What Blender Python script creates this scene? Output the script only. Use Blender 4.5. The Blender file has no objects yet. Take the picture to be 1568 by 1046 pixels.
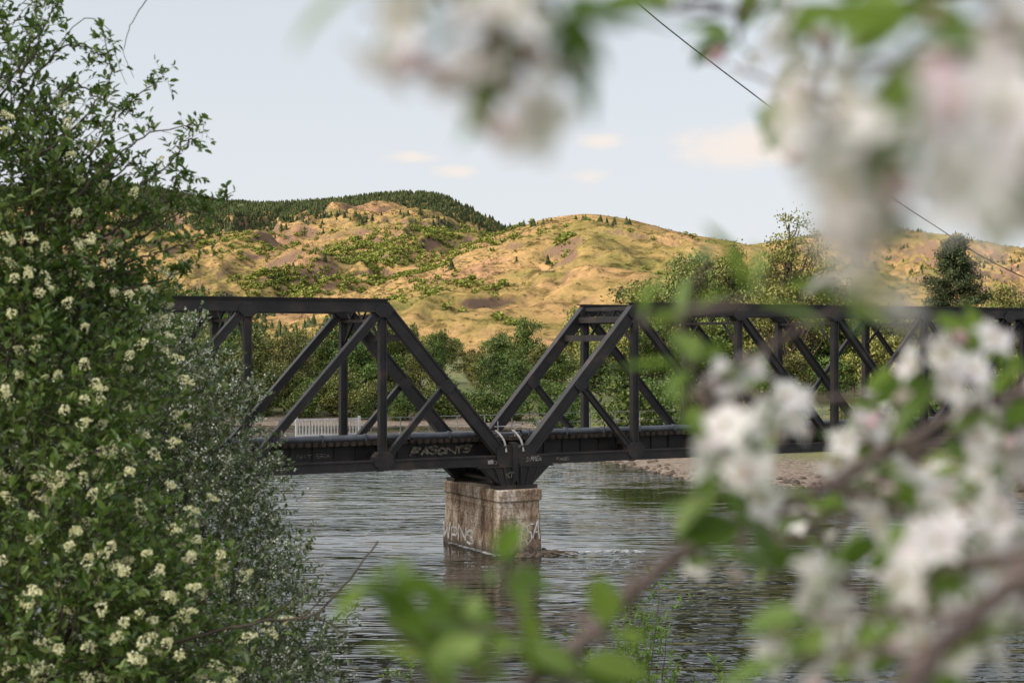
import bpy, math, random
import numpy as np
from mathutils import Vector
R = np.random.RandomState(7)
random.seed(7)
scene = bpy.context.scene
CAMZ = 11.5
F = 2300.0
def S(px, py, d):
    return np.array([(px-784)/F*d, d, CAMZ-(py-523)/F*d])

# ---------------------------------------------------------------- noise
_perm = np.random.RandomState(3).permutation(256)
_perm = np.concatenate([_perm, _perm])
_ga = np.random.RandomState(4).rand(256)*2*np.pi
def pn(x, y):
    xi = np.floor(x).astype(int); yi = np.floor(y).astype(int)
    xf = x-xi; yf = y-yi
    def g(a, b, dx, dy):
        h = _perm[(_perm[a & 255]+b) & 255]
        an = _ga[h]
        return np.cos(an)*dx+np.sin(an)*dy
    u = xf*xf*xf*(xf*(xf*6-15)+10); v = yf*yf*yf*(yf*(yf*6-15)+10)
    a = g(xi, yi, xf, yf); b = g(xi+1, yi, xf-1, yf)
    c = g(xi, yi+1, xf, yf-1); d = g(xi+1, yi+1, xf-1, yf-1)
    return (a*(1-u)+b*u)*(1-v)+(c*(1-u)+d*u)*v
def fbm(x, y, o=5, gain=.5):
    s = 0; a = 1
    for i in range(o):
        s = s+a*pn(x+i*17.3, y+i*9.1); x = x*2.03; y = y*2.03; a *= gain
    return s
def ridged(x, y, o=5, gain=.5):
    s = 0; a = 1
    for i in range(o):
        s = s+a*(1-2*np.abs(pn(x+i*17.3, y+i*9.1))); x = x*2.03; y = y*2.03; a *= gain
    return s

# ---------------------------------------------------------------- mesh helpers
def link(o):
    scene.collection.objects.link(o); return o
def tri_mesh(name, V, T, mats, mi=None, smooth=False):
    V = np.asarray(V, dtype=np.float32); T = np.asarray(T, dtype=np.int32)
    k = T.shape[1]
    me = bpy.data.meshes.new(name)
    me.vertices.add(len(V)); me.vertices.foreach_set("co", V.ravel())
    me.loops.add(T.size); me.loops.foreach_set("vertex_index", T.ravel())
    me.polygons.add(len(T))
    me.polygons.foreach_set("loop_start", np.arange(0, T.size, k, dtype=np.int32))
    me.polygons.foreach_set("loop_total", np.full(len(T), k, dtype=np.int32))
    for m in mats: me.materials.append(m)
    if mi is not None: me.polygons.foreach_set("material_index", np.asarray(mi, dtype=np.int32))
    me.polygons.foreach_set("use_smooth", np.full(len(T), smooth, dtype=bool))
    me.update(calc_edges=True)
    me.validate()
    return me
class Acc:
    def __init__(s): s.V = []; s.T = []; s.M = []; s.n = 0
    def add(s, V, T, m=0):
        V = np.asarray(V, float); T = np.asarray(T, int)
        if len(V) == 0: return
        s.V.append(V); s.T.append(T+s.n); s.M.append(np.full(len(T), m)); s.n += len(V)
    def mesh(s, name, mats, smooth=False):
        return tri_mesh(name, np.concatenate(s.V), np.concatenate(s.T), mats, np.concatenate(s.M), smooth)
    def obj(s, name, mats, smooth=False, parent=None):
        o = link(bpy.data.objects.new(name, s.mesh(name, mats, smooth)))
        if parent: o.parent = parent
        return o
def q2t(Q):
    Q = np.asarray(Q); return np.concatenate([Q[:, [0, 1, 2]], Q[:, [0, 2, 3]]])
def unit(v):
    v = np.asarray(v, float); return v/(np.linalg.norm(v, axis=-1, keepdims=True)+1e-9)
def tube(P, r, n=6):
    P = np.asarray(P, float); m = len(P); r = np.broadcast_to(np.asarray(r, float), (m,))
    D = unit(np.gradient(P, axis=0))
    ref = np.array([0, 0, 1.]) if abs(D[0][2]) < .9 else np.array([1., 0, 0])
    V = []
    for i in range(m):
        a = unit(np.cross(D[i], ref)); b = np.cross(D[i], a)
        ang = np.arange(n)*2*np.pi/n
        V.append(P[i]+r[i]*(np.cos(ang)[:, None]*a+np.sin(ang)[:, None]*b))
    V = np.concatenate(V); Q = []
    for i in range(m-1):
        for j in range(n):
            k = (j+1) % n
            Q.append([i*n+j, i*n+k, (i+1)*n+k, (i+1)*n+j])
    return V, q2t(Q)
def smoothpath(P, k=6, wig=0):
    P = np.asarray(P, float)
    tt = np.linspace(0, len(P)-1, (len(P)-1)*k+1)
    out = []
    for x in tt:
        i = min(int(x), len(P)-2); f = x-i
        p0 = P[max(i-1, 0)]; p1 = P[i]; p2 = P[i+1]; p3 = P[min(i+2, len(P)-1)]
        out.append(.5*((2*p1)+(-p0+p2)*f+(2*p0-5*p1+4*p2-p3)*f*f+(-p0+3*p1-3*p2+p3)*f**3))
    out = np.array(out)
    if wig: out[1:-1] += R.randn(len(out)-2, 3)*wig
    return out
BQ = np.array([[0, 1, 3, 2], [4, 6, 7, 5], [0, 4, 5, 1], [2, 3, 7, 6], [0, 2, 6, 4], [1, 5, 7, 3]])
def obox(p0, p1, a, b, w, h):
    p0 = np.asarray(p0, float); p1 = np.asarray(p1, float); V = []
    for p in (p0, p1):
        for i in (-.5, .5):
            for j in (-.5, .5):
                V.append(p+a*w*i+b*h*j)
    return np.array(V), q2t(BQ)
def leaf4(P, D, N, L, W, fold=.15):
    n = len(P); L = np.broadcast_to(L, (n,))[:, None]; W = np.broadcast_to(W, (n,))[:, None]
    s = unit(np.cross(D, N)); N = unit(np.cross(s, D))
    V = np.stack([P, P+D*L*.45+s*W/2+N*W*fold, P+D*L, P+D*L*.45-s*W/2+N*W*fold], 1).reshape(-1, 3)
    b = np.arange(n)[:, None]*4
    return V, np.concatenate([b+[0, 1, 2], b+[0, 2, 3]])
def leaf6(P, D, N, L, W, fold=.2, curl=.12):
    n = len(P); L = np.broadcast_to(L, (n,))[:, None]; W = np.broadcast_to(W, (n,))[:, None]
    s = unit(np.cross(D, N)); N = unit(np.cross(s, D))
    V = np.stack([P, P+D*L*.3+s*W*.42+N*W*fold, P+D*L*.68+s*W*.4+N*(W*fold-L*curl*.4), P+D*L-N*L*curl,
                  P+D*L*.68-s*W*.4+N*(W*fold-L*curl*.4), P+D*L*.3-s*W*.42+N*W*fold], 1).reshape(-1, 3)
    b = np.arange(n)[:, None]*6
    return V, np.concatenate([b+[0, 1, 2], b+[0, 2, 3], b+[0, 3, 4], b+[0, 4, 5]])
def rdir(n): return unit(R.randn(n, 3))

# ---------------------------------------------------------------- materials
def newmat(name):
    m = bpy.data.materials.new(name); m.use_nodes = True
    nt = m.node_tree; nt.nodes.clear()
    return m, nt, nt.nodes.new('ShaderNodeOutputMaterial')
def N(nt, t, **k):
    n = nt.nodes.new(t)
    for a, b in k.items(): setattr(n, a, b)
    return n
def ramp(nt, stops, src):
    r = N(nt, 'ShaderNodeValToRGB'); e = r.color_ramp.elements
    while len(e) < len(stops): e.new(.5)
    for i, (p, c) in enumerate(stops):
        e[i].position = p; e[i].color = (*c, 1) if len(c) == 3 else c
    nt.links.new(src, r.inputs[0]); return r
def noise(nt, scale, det=5, vec=None, rough=.55):
    n = N(nt, 'ShaderNodeTexNoise'); n.inputs['Scale'].default_value = scale
    n.inputs['Detail'].default_value = det; n.inputs['Roughness'].default_value = rough
    if vec is not None: nt.links.new(vec, n.inputs['Vector'])
    return n
def mapping(nt, vec, sc=(1, 1, 1), rot=(0, 0, 0)):
    m = N(nt, 'ShaderNodeMapping'); m.inputs['Scale'].default_value = sc; m.inputs['Rotation'].default_value = rot
    nt.links.new(vec, m.inputs['Vector']); return m.outputs[0]
def mix(nt, f, a, b):
    m = N(nt, 'ShaderNodeMix', data_type='RGBA')
    if isinstance(f, (int, float)): m.inputs[0].default_value = f
    else: nt.links.new(f, m.inputs[0])
    for s, v in ((6, a), (7, b)):
        if isinstance(v, tuple): m.inputs[s].default_value = (*v, 1)
        else: nt.links.new(v, m.inputs[s])
    return m.outputs[2]
def leafmat(name, cols, trans=.35, rough=.5, objvar=.0, spec=.3):
    m, nt, out = newmat(name)
    g = N(nt, 'ShaderNodeNewGeometry')
    r = ramp(nt, [(i/(len(cols)-1), c) for i, c in enumerate(cols)], g.outputs['Random Per Island'])
    col = r.outputs[0]
    if objvar:
        oi = N(nt, 'ShaderNodeObjectInfo')
        hs = N(nt, 'ShaderNodeHueSaturation')
        ma = N(nt, 'ShaderNodeMapRange'); ma.inputs[3].default_value = 1-objvar; ma.inputs[4].default_value = 1+objvar
        nt.links.new(oi.outputs['Random'], ma.inputs[0]); nt.links.new(ma.outputs[0], hs.inputs['Value'])
        mb = N(nt, 'ShaderNodeMapRange'); mb.inputs[3].default_value = .475; mb.inputs[4].default_value = .51
        mu = N(nt, 'ShaderNodeMath', operation='FRACT'); m2 = N(nt, 'ShaderNodeMath', operation='MULTIPLY'); m2.inputs[1].default_value = 7.31
        nt.links.new(oi.outputs['Random'], m2.inputs[0]); nt.links.new(m2.outputs[0], mu.inputs[0]); nt.links.new(mu.outputs[0], mb.inputs[0])
        nt.links.new(mb.outputs[0], hs.inputs['Hue']); nt.links.new(col, hs.inputs['Color']); col = hs.outputs[0]
    p = N(nt, 'ShaderNodeBsdfPrincipled'); p.inputs['Roughness'].default_value = rough
    p.inputs['Specular IOR Level'].default_value = spec
    nt.links.new(col, p.inputs['Base Color'])
    if trans > 0:
        t = N(nt, 'ShaderNodeBsdfTranslucent'); nt.links.new(col, t.inputs['Color'])
        ms = N(nt, 'ShaderNodeMixShader'); ms.inputs[0].default_value = trans
        nt.links.new(p.outputs[0], ms.inputs[1]); nt.links.new(t.outputs[0], ms.inputs[2])
        nt.links.new(ms.outputs[0], out.inputs[0])
    else: nt.links.new(p.outputs[0], out.inputs[0])
    return m
def surf(name, stops, scale, rough=.8, bump=.3, bscale=None, sc=(1, 1, 1), det=6, metallic=0, bdist=.02, spec=.4):
    m, nt, out = newmat(name)
    g = N(nt, 'ShaderNodeNewGeometry'); v = mapping(nt, g.outputs['Position'], sc)
    n = noise(nt, scale, det, v); r = ramp(nt, stops, n.outputs['Fac'])
    p = N(nt, 'ShaderNodeBsdfPrincipled'); p.inputs['Roughness'].default_value = rough; p.inputs['Metallic'].default_value = metallic
    p.inputs['Specular IOR Level'].default_value = spec
    nt.links.new(r.outputs[0], p.inputs['Base Color'])
    if bump:
        n2 = noise(nt, bscale or scale*3, 5, g.outputs['Position'])
        b = N(nt, 'ShaderNodeBump'); b.inputs['Strength'].default_value = bump; b.inputs['Distance'].default_value = bdist
        nt.links.new(n2.outputs['Fac'], b.inputs['Height']); nt.links.new(b.outputs[0], p.inputs['Normal'])
    nt.links.new(p.outputs[0], out.inputs[0]); return m

M_steel = surf('weathered_black_steel', [(.3, (.012, .012, .014)), (.52, (.022, .020, .021)), (.63, (.036, .028, .027)), (.74, (.075, .046, .036))], .9, .5, .3, 9, spec=.4)
M_tie = surf('creosoted_timber', [(.3, (.02, .016, .013)), (.7, (.06, .045, .035))], 3, .9, .4)
M_rail = surf('rail_steel', [(.3, (.06, .04, .03)), (.7, (.15, .1, .07))], 3, .5, .1, metallic=.6)
M_pipe = surf('grey_pipe_coating', [(.3, (.06, .07, .09)), (.7, (.12, .13, .15))], 2, .35, .1)
M_white = surf('white_paint', [(.3, (.7, .7, .7)), (.7, (.8, .81, .81))], 4, .6, 0)
M_galv = surf('galvanised_pipe', [(.3, (.2, .2, .2)), (.7, (.36, .36, .36))], 4, .5, .1)
M_graf = surf('graffiti_paint', [(.40, (.06, .06, .06)), (.5, (.25, .25, .24)), (.7, (.38, .38, .36))], 7, .7, 0)
M_grafy = surf('graffiti_paint_cream', [(.38, (.06, .055, .05)), (.5, (.23, .21, .16)), (.7, (.36, .32, .24))], 7, .7, 0)
M_grafw = surf('graffiti_paint_white', [(.4, (.4, .38, .37)), (.55, (.7, .7, .72)), (.7, (.78, .78, .8))], 5, .7, 0)
M_bark = surf('bark', [(.3, (.035, .026, .02)), (.7, (.1, .08, .065))], 8, .9, 0)
M_barkn = surf('apple_bark', [(.3, (.06, .042, .04)), (.7, (.17, .13, .12))], 30, .8, .5, 80, bdist=.002)
M_rock = surf('river_rock', [(.3, (.05, .04, .033)), (.7, (.19, .145, .105))], 2, .8, .6)

def M_concrete_make():
    m, nt, out = newmat('weathered_concrete')
    g = N(nt, 'ShaderNodeNewGeometry')
    v1 = mapping(nt, g.outputs['Position'], (1, 1, .3)); n1 = noise(nt, 1.5, 8, v1, .68)
    n2 = noise(nt, 7, 6, g.outputs['Position'], .7)
    c1 = ramp(nt, [(.35, (.09, .06, .045)), (.44, (.24, .165, .11)), (.52, (.40, .31, .235)), (.62, (.66, .58, .5))], n1.outputs['Fac'])
    c2 = ramp(nt, [(.38, (.32, .29, .26)), (.5, (1, 1, 1)), (.7, (1.15, 1.12, 1.1))], n2.outputs['Fac'])
    mm = N(nt, 'ShaderNodeMix', data_type='RGBA', blend_type='MULTIPLY'); mm.inputs[0].default_value = .85
    nt.links.new(c1.outputs[0], mm.inputs[6]); nt.links.new(c2.outputs[0], mm.inputs[7])
    sx = N(nt, 'ShaderNodeSeparateXYZ'); nt.links.new(g.outputs['Position'], sx.inputs[0])
    wet = N(nt, 'ShaderNodeMapRange'); wet.inputs[1].default_value = .15; wet.inputs[2].default_value = .6
    wet.inputs[3].default_value = .8; wet.inputs[4].default_value = 0
    nt.links.new(sx.outputs[2], wet.inputs[0])
    c = mix(nt, wet.outputs[0], mm.outputs[2], (.05, .045, .035))
    fr = N(nt, 'ShaderNodeMath', operation='FRACT'); dv = N(nt, 'ShaderNodeMath', operation='DIVIDE'); dv.inputs[1].default_value = .62
    nt.links.new(sx.outputs[2], dv.inputs[0]); nt.links.new(dv.outputs[0], fr.inputs[0])
    ln = N(nt, 'ShaderNodeMath', operation='LESS_THAN'); ln.inputs[1].default_value = .06; nt.links.new(fr.outputs[0], ln.inputs[0])
    lm = N(nt, 'ShaderNodeMath', operation='MULTIPLY'); lm.inputs[1].default_value = .45; nt.links.new(ln.outputs[0], lm.inputs[0])
    c = mix(nt, lm.outputs[0], c, (.09, .07, .055))
    p = N(nt, 'ShaderNodeBsdfPrincipled'); p.inputs['Roughness'].default_value = .9
    nt.links.new(c, p.inputs['Base Color'])
    b = N(nt, 'ShaderNodeBump'); b.inputs['Strength'].default_value = .7; b.inputs['Distance'].default_value = .06
    nt.links.new(n2.outputs['Fac'], b.inputs['Height']); nt.links.new(b.outputs[0], p.inputs['Normal'])
    nt.links.new(p.outputs[0], out.inputs[0]); return m
M_conc = M_concrete_make()

# ---------------------------------------------------------------- bridge frame
TH = math.radians(28)
U = np.array([math.cos(TH), math.sin(TH), 0]); NN = np.array([-math.sin(TH), math.cos(TH), 0]); Z = np.array([0, 0, 1.])
O = np.array([.1, 82., 0])
def B(t, s, z): return O+U*t+NN*s+Z*z
LP = 7.3; NP = 8; WB = 5.5; ZB = 5.05; ZT = 13.35

# ---------------------------------------------------------------- terrain
def shore_near(x): return np.interp(x, [-400, -60, -45, -20, 400], [75, 62, 50, 33, 31])+fbm(x*.15, x*0+3, 3)*1.5
def shore_far(x): return np.interp(x, [-400, -20, 3, 6, 9, 15, 35, 60, 400], [225, 205, 200, 165, 143, 124, 110, 104, 98])+fbm(x*.12, x*0+8, 4)*3
def ground_z(x, y):
    dn = y-shore_near(x); df = shore_far(x)-y
    riv = -np.clip(np.minimum(dn, df)*.2, 0, 1.8)
    near = np.minimum(9.8, -dn*.34)
    far = np.where(-df < 30, -df*.045, np.minimum(1.35+(-df-30)*.05, 3.2))
    far = far+np.clip(-df/30, 0, 1)*fbm(x*.03, y*.03, 4)*1.0
    z = np.where(dn < 0, near+fbm(x*.3, y*.3, 4)*.25*np.clip(-dn/5, 0, 1), np.where(df < 0, far, riv))
    t = (x-O[0])*U[0]+(y-O[1])*U[1]; s = (x-O[0])*NN[0]+(y-O[1])*NN[1]
    md = 6.0-np.maximum(0, np.abs(s-2.75)-4)*.6-np.maximum(0, 59.5-np.abs(t))*5
    return np.where(np.abs(t) > 57, np.maximum(z, md), z)
def axis(a, segs):
    out = [a]
    for end, step in segs:
        n = max(1, int(round(abs(end-out[-1])/step)))
        out += list(np.linspace(out[-1], end, n+1)[1:])
    return np.array(out)
def grid(xs, ys, fz):
    X, Y = np.meshgrid(xs, ys); Zz = fz(X, Y)
    V = np.stack([X, Y, Zz], -1).reshape(-1, 3)
    nx = len(xs); ny = len(ys)
    i = (np.arange(ny-1)[:, None]*nx+np.arange(nx-1)[None]).ravel()
    Q = np.stack([i, i+1, i+1+nx, i+nx], 1)
    return V, Q
def M_ground_make():
    m, nt, out = newmat('riverbank_ground')
    g = N(nt, 'ShaderNodeNewGeometry'); sx = N(nt, 'ShaderNodeSeparateXYZ'); nt.links.new(g.outputs['Position'], sx.inputs[0])
    n1 = noise(nt, .25, 6, g.outputs['Position']); grass = ramp(nt, [(.3, (.06, .08, .02)), (.5, (.11, .13, .04)), (.7, (.19, .16, .07))], n1.outputs['Fac'])
    vo = N(nt, 'ShaderNodeTexVoronoi'); vo.inputs['Scale'].default_value = 3.0; nt.links.new(g.outputs['Position'], vo.inputs['Vector'])
    grav = ramp(nt, [(0, (.08, .065, .05)), (.5, (.19, .145, .11)), (1, (.29, .23, .18))], vo.outputs['Color'])
    ad = N(nt, 'ShaderNodeMath', operation='ADD'); mu = N(nt, 'ShaderNodeMath', operation='MULTIPLY'); mu.inputs[1].default_value = 1.6
    nt.links.new(n1.outputs['Fac'], mu.inputs[0]); nt.links.new(mu.outputs[0], ad.inputs[0]); nt.links.new(sx.outputs[2], ad.inputs[1])
    mr = N(nt, 'ShaderNodeMapRange'); mr.inputs[1].default_value = 1.35; mr.inputs[2].default_value = 1.9
    nt.links.new(ad.outputs[0], mr.inputs[0])
    c = mix(nt, mr.outputs[0], grav.outputs[0], grass.outputs[0])
    p = N(nt, 'ShaderNodeBsdfPrincipled'); p.inputs['Roughness'].default_value = .95; nt.links.new(c, p.inputs['Base Color'])
    b = N(nt, 'ShaderNodeBump'); b.inputs['Strength'].default_value = .6; b.inputs['Distance'].default_value = .15
    nt.links.new(vo.outputs['Distance'], b.inputs['Height']); nt.links.new(b.outputs[0], p.inputs['Normal'])
    nt.links.new(p.outputs[0], out.inputs[0]); return m
xs = axis(-3000, [(-400, 100), (-80, 12), (80, 1.0), (400, 12), (3000, 100)])
ys = axis(-1500, [(-60, 60), (0, 5), (60, 1.0), (240, 1.5), (400, 8), (1600, 50)])
V, Q = grid(xs, ys, ground_z)
link(bpy.data.objects.new('ground', tri_mesh('ground', V, Q, [M_ground_make()], smooth=True)))

# hills
def prof(pts, Y):
    p = np.array(pts, float); return (p[:, 0]-784)/F*Y, CAMZ+(523-p[:, 1])/F*Y
HB = prof([(-800, 540), (300, 520), (480, 500), (560, 455), (650, 408), (776, 354), (800, 346), (860, 328), (900, 323), (940, 328), (1000, 346), (1060, 360), (1130, 366), (1250, 400), (1400, 450), (1600, 480), (2600, 500)], 1800)
HA = prof([(-1500, 380), (-300, 330), (0, 300), (100, 284), (200, 284), (260, 296), (350, 318), (450, 315), (540, 305), (600, 297), (640, 295), (690, 302), (730, 317), (760, 342), (800, 372), (900, 430), (1000, 470), (1300, 520)], 2700)
HC = prof([(600, 520), (900, 430), (1100, 380), (1240, 364), (1290, 346), (1340, 348), (1420, 356), (1500, 378), (1568, 397), (1700, 400), (2000, 380), (3000, 420)], 3800)
def hprof(s):
    f = np.clip(s, 0, 1); b = np.clip(-s*1.5, 0, 1)
    pf = .85*(1-f)+.15*(.5+.5*np.cos(np.pi*f))
    return np.where(s >= 0, pf, .5+.5*np.cos(np.pi*b))
def hill_z(x, y):
    out = np.full(np.shape(x), -3.0)
    for (hx, hz), Y0, W, sd in ((HB, 1800, 950, 0), (HA, 2700, 1500, 5), (HC, 3800, 1700, 9)):
        yy = Y0+fbm(x/500.+sd, x*0+sd, 3)*60
        s = (yy-y)/W
        k = Y0/1800.
        h = 0
        for dx in (-50, -25, 0, 25, 50): h = h+np.interp(x+dx*k, hx, hz)
        h = h/5
        wx = x+fbm(x/300+sd, y/300, 3)*110+y*.2
        gul = ridged(wx/(170)+sd, y/560+sd, 6, .54)-1.3
        gul2 = fbm(x/110+sd*2, y/120, 6, .58)
        env = np.clip((s+.01)*2.6, .03, 1)*np.clip((1.02-s)*4, 0, 1)
        p = hprof(s)
        z = h*p+env*(gul*19*k+gul2*9*k)*np.clip(h/120, .25, 1.1)
        knoll = ridged(x/420+sd*3, y/380+sd, 2)-1.0
        z = z+env*knoll*10*k*np.clip(h/120, .2, 1)+fbm(x/35+sd, y/35, 3)*1.6*k*np.clip(h/100, 0, 1)*np.clip(p*4, 0, 1)*np.clip((s+.05)*6, .4, 1)
        out = np.maximum(out, np.where(s < 1.05, z, -3))
    return out+1.5
def M_hill_make():
    m, nt, out = newmat('dry_grass_hillside')
    g = N(nt, 'ShaderNodeNewGeometry')
    n1 = noise(nt, .007, 8, g.outputs['Position'], .62); n2 = noise(nt, .05, 9, g.outputs['Position'], .75)
    c1 = ramp(nt, [(.36, (.17, .165, .06)), (.46, (.28, .215, .09)), (.56, (.36, .245, .12)), (.68, (.34, .21, .13))], n1.outputs['Fac'])
    c2 = ramp(nt, [(.39, (.28, .30, .24)), (.48, (.82, .83, .78)), (.6, (1.18, 1.12, 1.08))], n2.outputs['Fac'])
    mm = N(nt, 'ShaderNodeMix', data_type='RGBA', blend_type='MULTIPLY'); mm.inputs[0].default_value = .9
    nt.links.new(c1.outputs[0], mm.inputs[6]); nt.links.new(c2.outputs[0], mm.inputs[7])
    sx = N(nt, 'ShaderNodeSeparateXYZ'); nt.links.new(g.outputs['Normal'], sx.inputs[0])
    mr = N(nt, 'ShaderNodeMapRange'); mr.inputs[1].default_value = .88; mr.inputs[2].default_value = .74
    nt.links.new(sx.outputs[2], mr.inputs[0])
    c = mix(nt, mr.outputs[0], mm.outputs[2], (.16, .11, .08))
    p = N(nt, 'ShaderNodeBsdfPrincipled'); p.inputs['Roughness'].default_value = 1; p.inputs['Specular IOR Level'].default_value = 0
    nt.links.new(c, p.inputs['Base Color'])
    b = N(nt, 'ShaderNodeBump'); b.inputs['Strength'].default_value = .8; b.inputs['Distance'].default_value = 7
    nt.links.new(n2.outputs['Fac'], b.inputs['Height']); nt.links.new(b.outputs[0], p.inputs['Normal'])
    nt.links.new(p.outputs[0], out.inputs[0]); return m
M_hill = M_hill_make()
xs = axis(-3000, [(-900, 25), (1300, 4.5), (3600, 25)])
ys = axis(780, [(2000, 5), (2900, 7), (4300, 18)])
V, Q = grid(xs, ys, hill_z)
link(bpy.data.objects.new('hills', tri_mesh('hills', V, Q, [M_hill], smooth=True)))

# unseen ridge added behind and left of the viewpoint, sized to shade the river
SD = unit(np.array([.9, .436])); PD = np.array([-SD[1], SD[0]])
def west_z(a, b):
    return -2+ (179+fbm(a/160, b/160, 4)*7)*np.exp(-np.abs((b+520)/150.)**2.2)
a = np.linspace(-1700, 1300, 120); b = np.linspace(-1000, -260, 60)
A_, B_ = np.meshgrid(a, b); Zw = west_z(A_, B_)
V = np.stack([PD[0]*A_+SD[0]*B_, PD[1]*A_+SD[1]*B_, Zw], -1).reshape(-1, 3)
i = (np.arange(59)[:, None]*120+np.arange(119)[None]).ravel()
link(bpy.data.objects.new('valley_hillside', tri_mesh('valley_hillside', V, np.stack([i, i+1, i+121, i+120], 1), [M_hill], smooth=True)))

# ---------------------------------------------------------------- water
def M_water_make():
    m, nt, out = newmat('river_water')
    g = N(nt, 'ShaderNodeNewGeometry')
    v1 = mapping(nt, g.outputs['Position'], (.3, 1, 1), (0, 0, .1)); n1 = noise(nt, 1.1, 2, v1, .5)
    v2 = mapping(nt, g.outputs['Position'], (.38, 1, 1), (0, 0, -.2)); n2 = noise(nt, .36, 2, v2, .5)
    n3 = noise(nt, .05, 4, mapping(nt, g.outputs['Position'], (.4, 1, 1)), .6)
    a = N(nt, 'ShaderNodeMath', operation='MULTIPLY'); a.inputs[1].default_value = 1.5; nt.links.new(n2.outputs['Fac'], a.inputs[0])
    mr = N(nt, 'ShaderNodeMapRange'); mr.inputs[1].default_value = .42; mr.inputs[2].default_value = .6; mr.inputs[3].default_value = .22; mr.inputs[4].default_value = 1.5
    nt.links.new(n3.outputs['Fac'], mr.inputs[0])
    n1m = N(nt, 'ShaderNodeMath', operation='MULTIPLY'); n1m.inputs[1].default_value = 1.35; nt.links.new(n1.outputs['Fac'], n1m.inputs[0])
    s = N(nt, 'ShaderNodeMath', operation='ADD'); nt.links.new(a.outputs[0], s.inputs[0]); nt.links.new(n1m.outputs[0], s.inputs[1])
    sb = N(nt, 'ShaderNodeMath', operation='SUBTRACT'); sb.inputs[1].default_value = 1.42; nt.links.new(s.outputs[0], sb.inputs[0])
    c = N(nt, 'ShaderNodeMath', operation='MULTIPLY'); nt.links.new(sb.outputs[0], c.inputs[0]); nt.links.new(mr.outputs[0], c.inputs[1])
    b = N(nt, 'ShaderNodeBump'); b.inputs['Strength'].default_value = 1; b.inputs['Distance'].default_value = .115
    nt.links.new(c.outputs[0], b.inputs['Height'])
    p = N(nt, 'ShaderNodeBsdfPrincipled'); p.inputs['Base Color'].default_value = (.018, .019, .012, 1)
    p.inputs['Roughness'].default_value = .01; p.inputs['IOR'].default_value = 1.5
    nt.links.new(b.outputs[0], p.inputs['Normal']); nt.links.new(p.outputs[0], out.inputs[0]); return m
V = np.array([[-900, 20, 0], [900, 20, 0], [900, 260, 0], [-900, 260, 0]])
link(bpy.data.objects.new('river', tri_mesh('river', V, [[0, 1, 2, 3]], [M_water_make()])))

# ---------------------------------------------------------------- bridge
def empty(name, loc=(0, 0, 0)):
    e = bpy.data.objects.new(name, None); link(e); return e
bridge = empty('railway_truss_bridge')
def member(acc, t0, z0, t1, z1, s, w, th, e=.08):
    p0 = B(t0, s, z0); p1 = B(t1, s, z1); d = unit(p1-p0); a = np.cross(d, NN)
    acc.add(*obox(p0, p1, a, NN, w-2*e, th-.14))
    for sg in (-1, 1):
        o = a*sg*(w/2-e/2); acc.add(*obox(p0+o, p1+o, a, NN, e, th))
def gusset(acc, t, z, s, w, h, th=.56, cut=.25):
    w2, h2 = w/2, h/2; c = cut
    poly = [(-w2+c, -h2), (w2-c, -h2), (w2, -h2+c), (w2, h2-c), (w2-c, h2), (-w2+c, h2), (-w2, h2-c), (-w2, -h2+c)]
    V = [B(t+x, s-th/2, z+y) for x, y in poly]+[B(t+x, s+th/2, z+y) for x, y in poly]
    T = []
    for i in range(1, 7): T += [[0, i, i+1], [8, 8+i+1, 8+i]]
    for i in range(8): j = (i+1) % 8; T += [[i, 8+i, 8+j], [i, 8+j, j]]
    acc.add(V, T)
    for x in np.arange(-w2+.2, w2-.1, .16):
        for y in (-h2+.12, h2-.12):
            acc.add(*obox(B(t+x, s-th/2-.015, z+y), B(t+x, s-th/2, z+y), U, Z, .05, .05))
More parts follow.
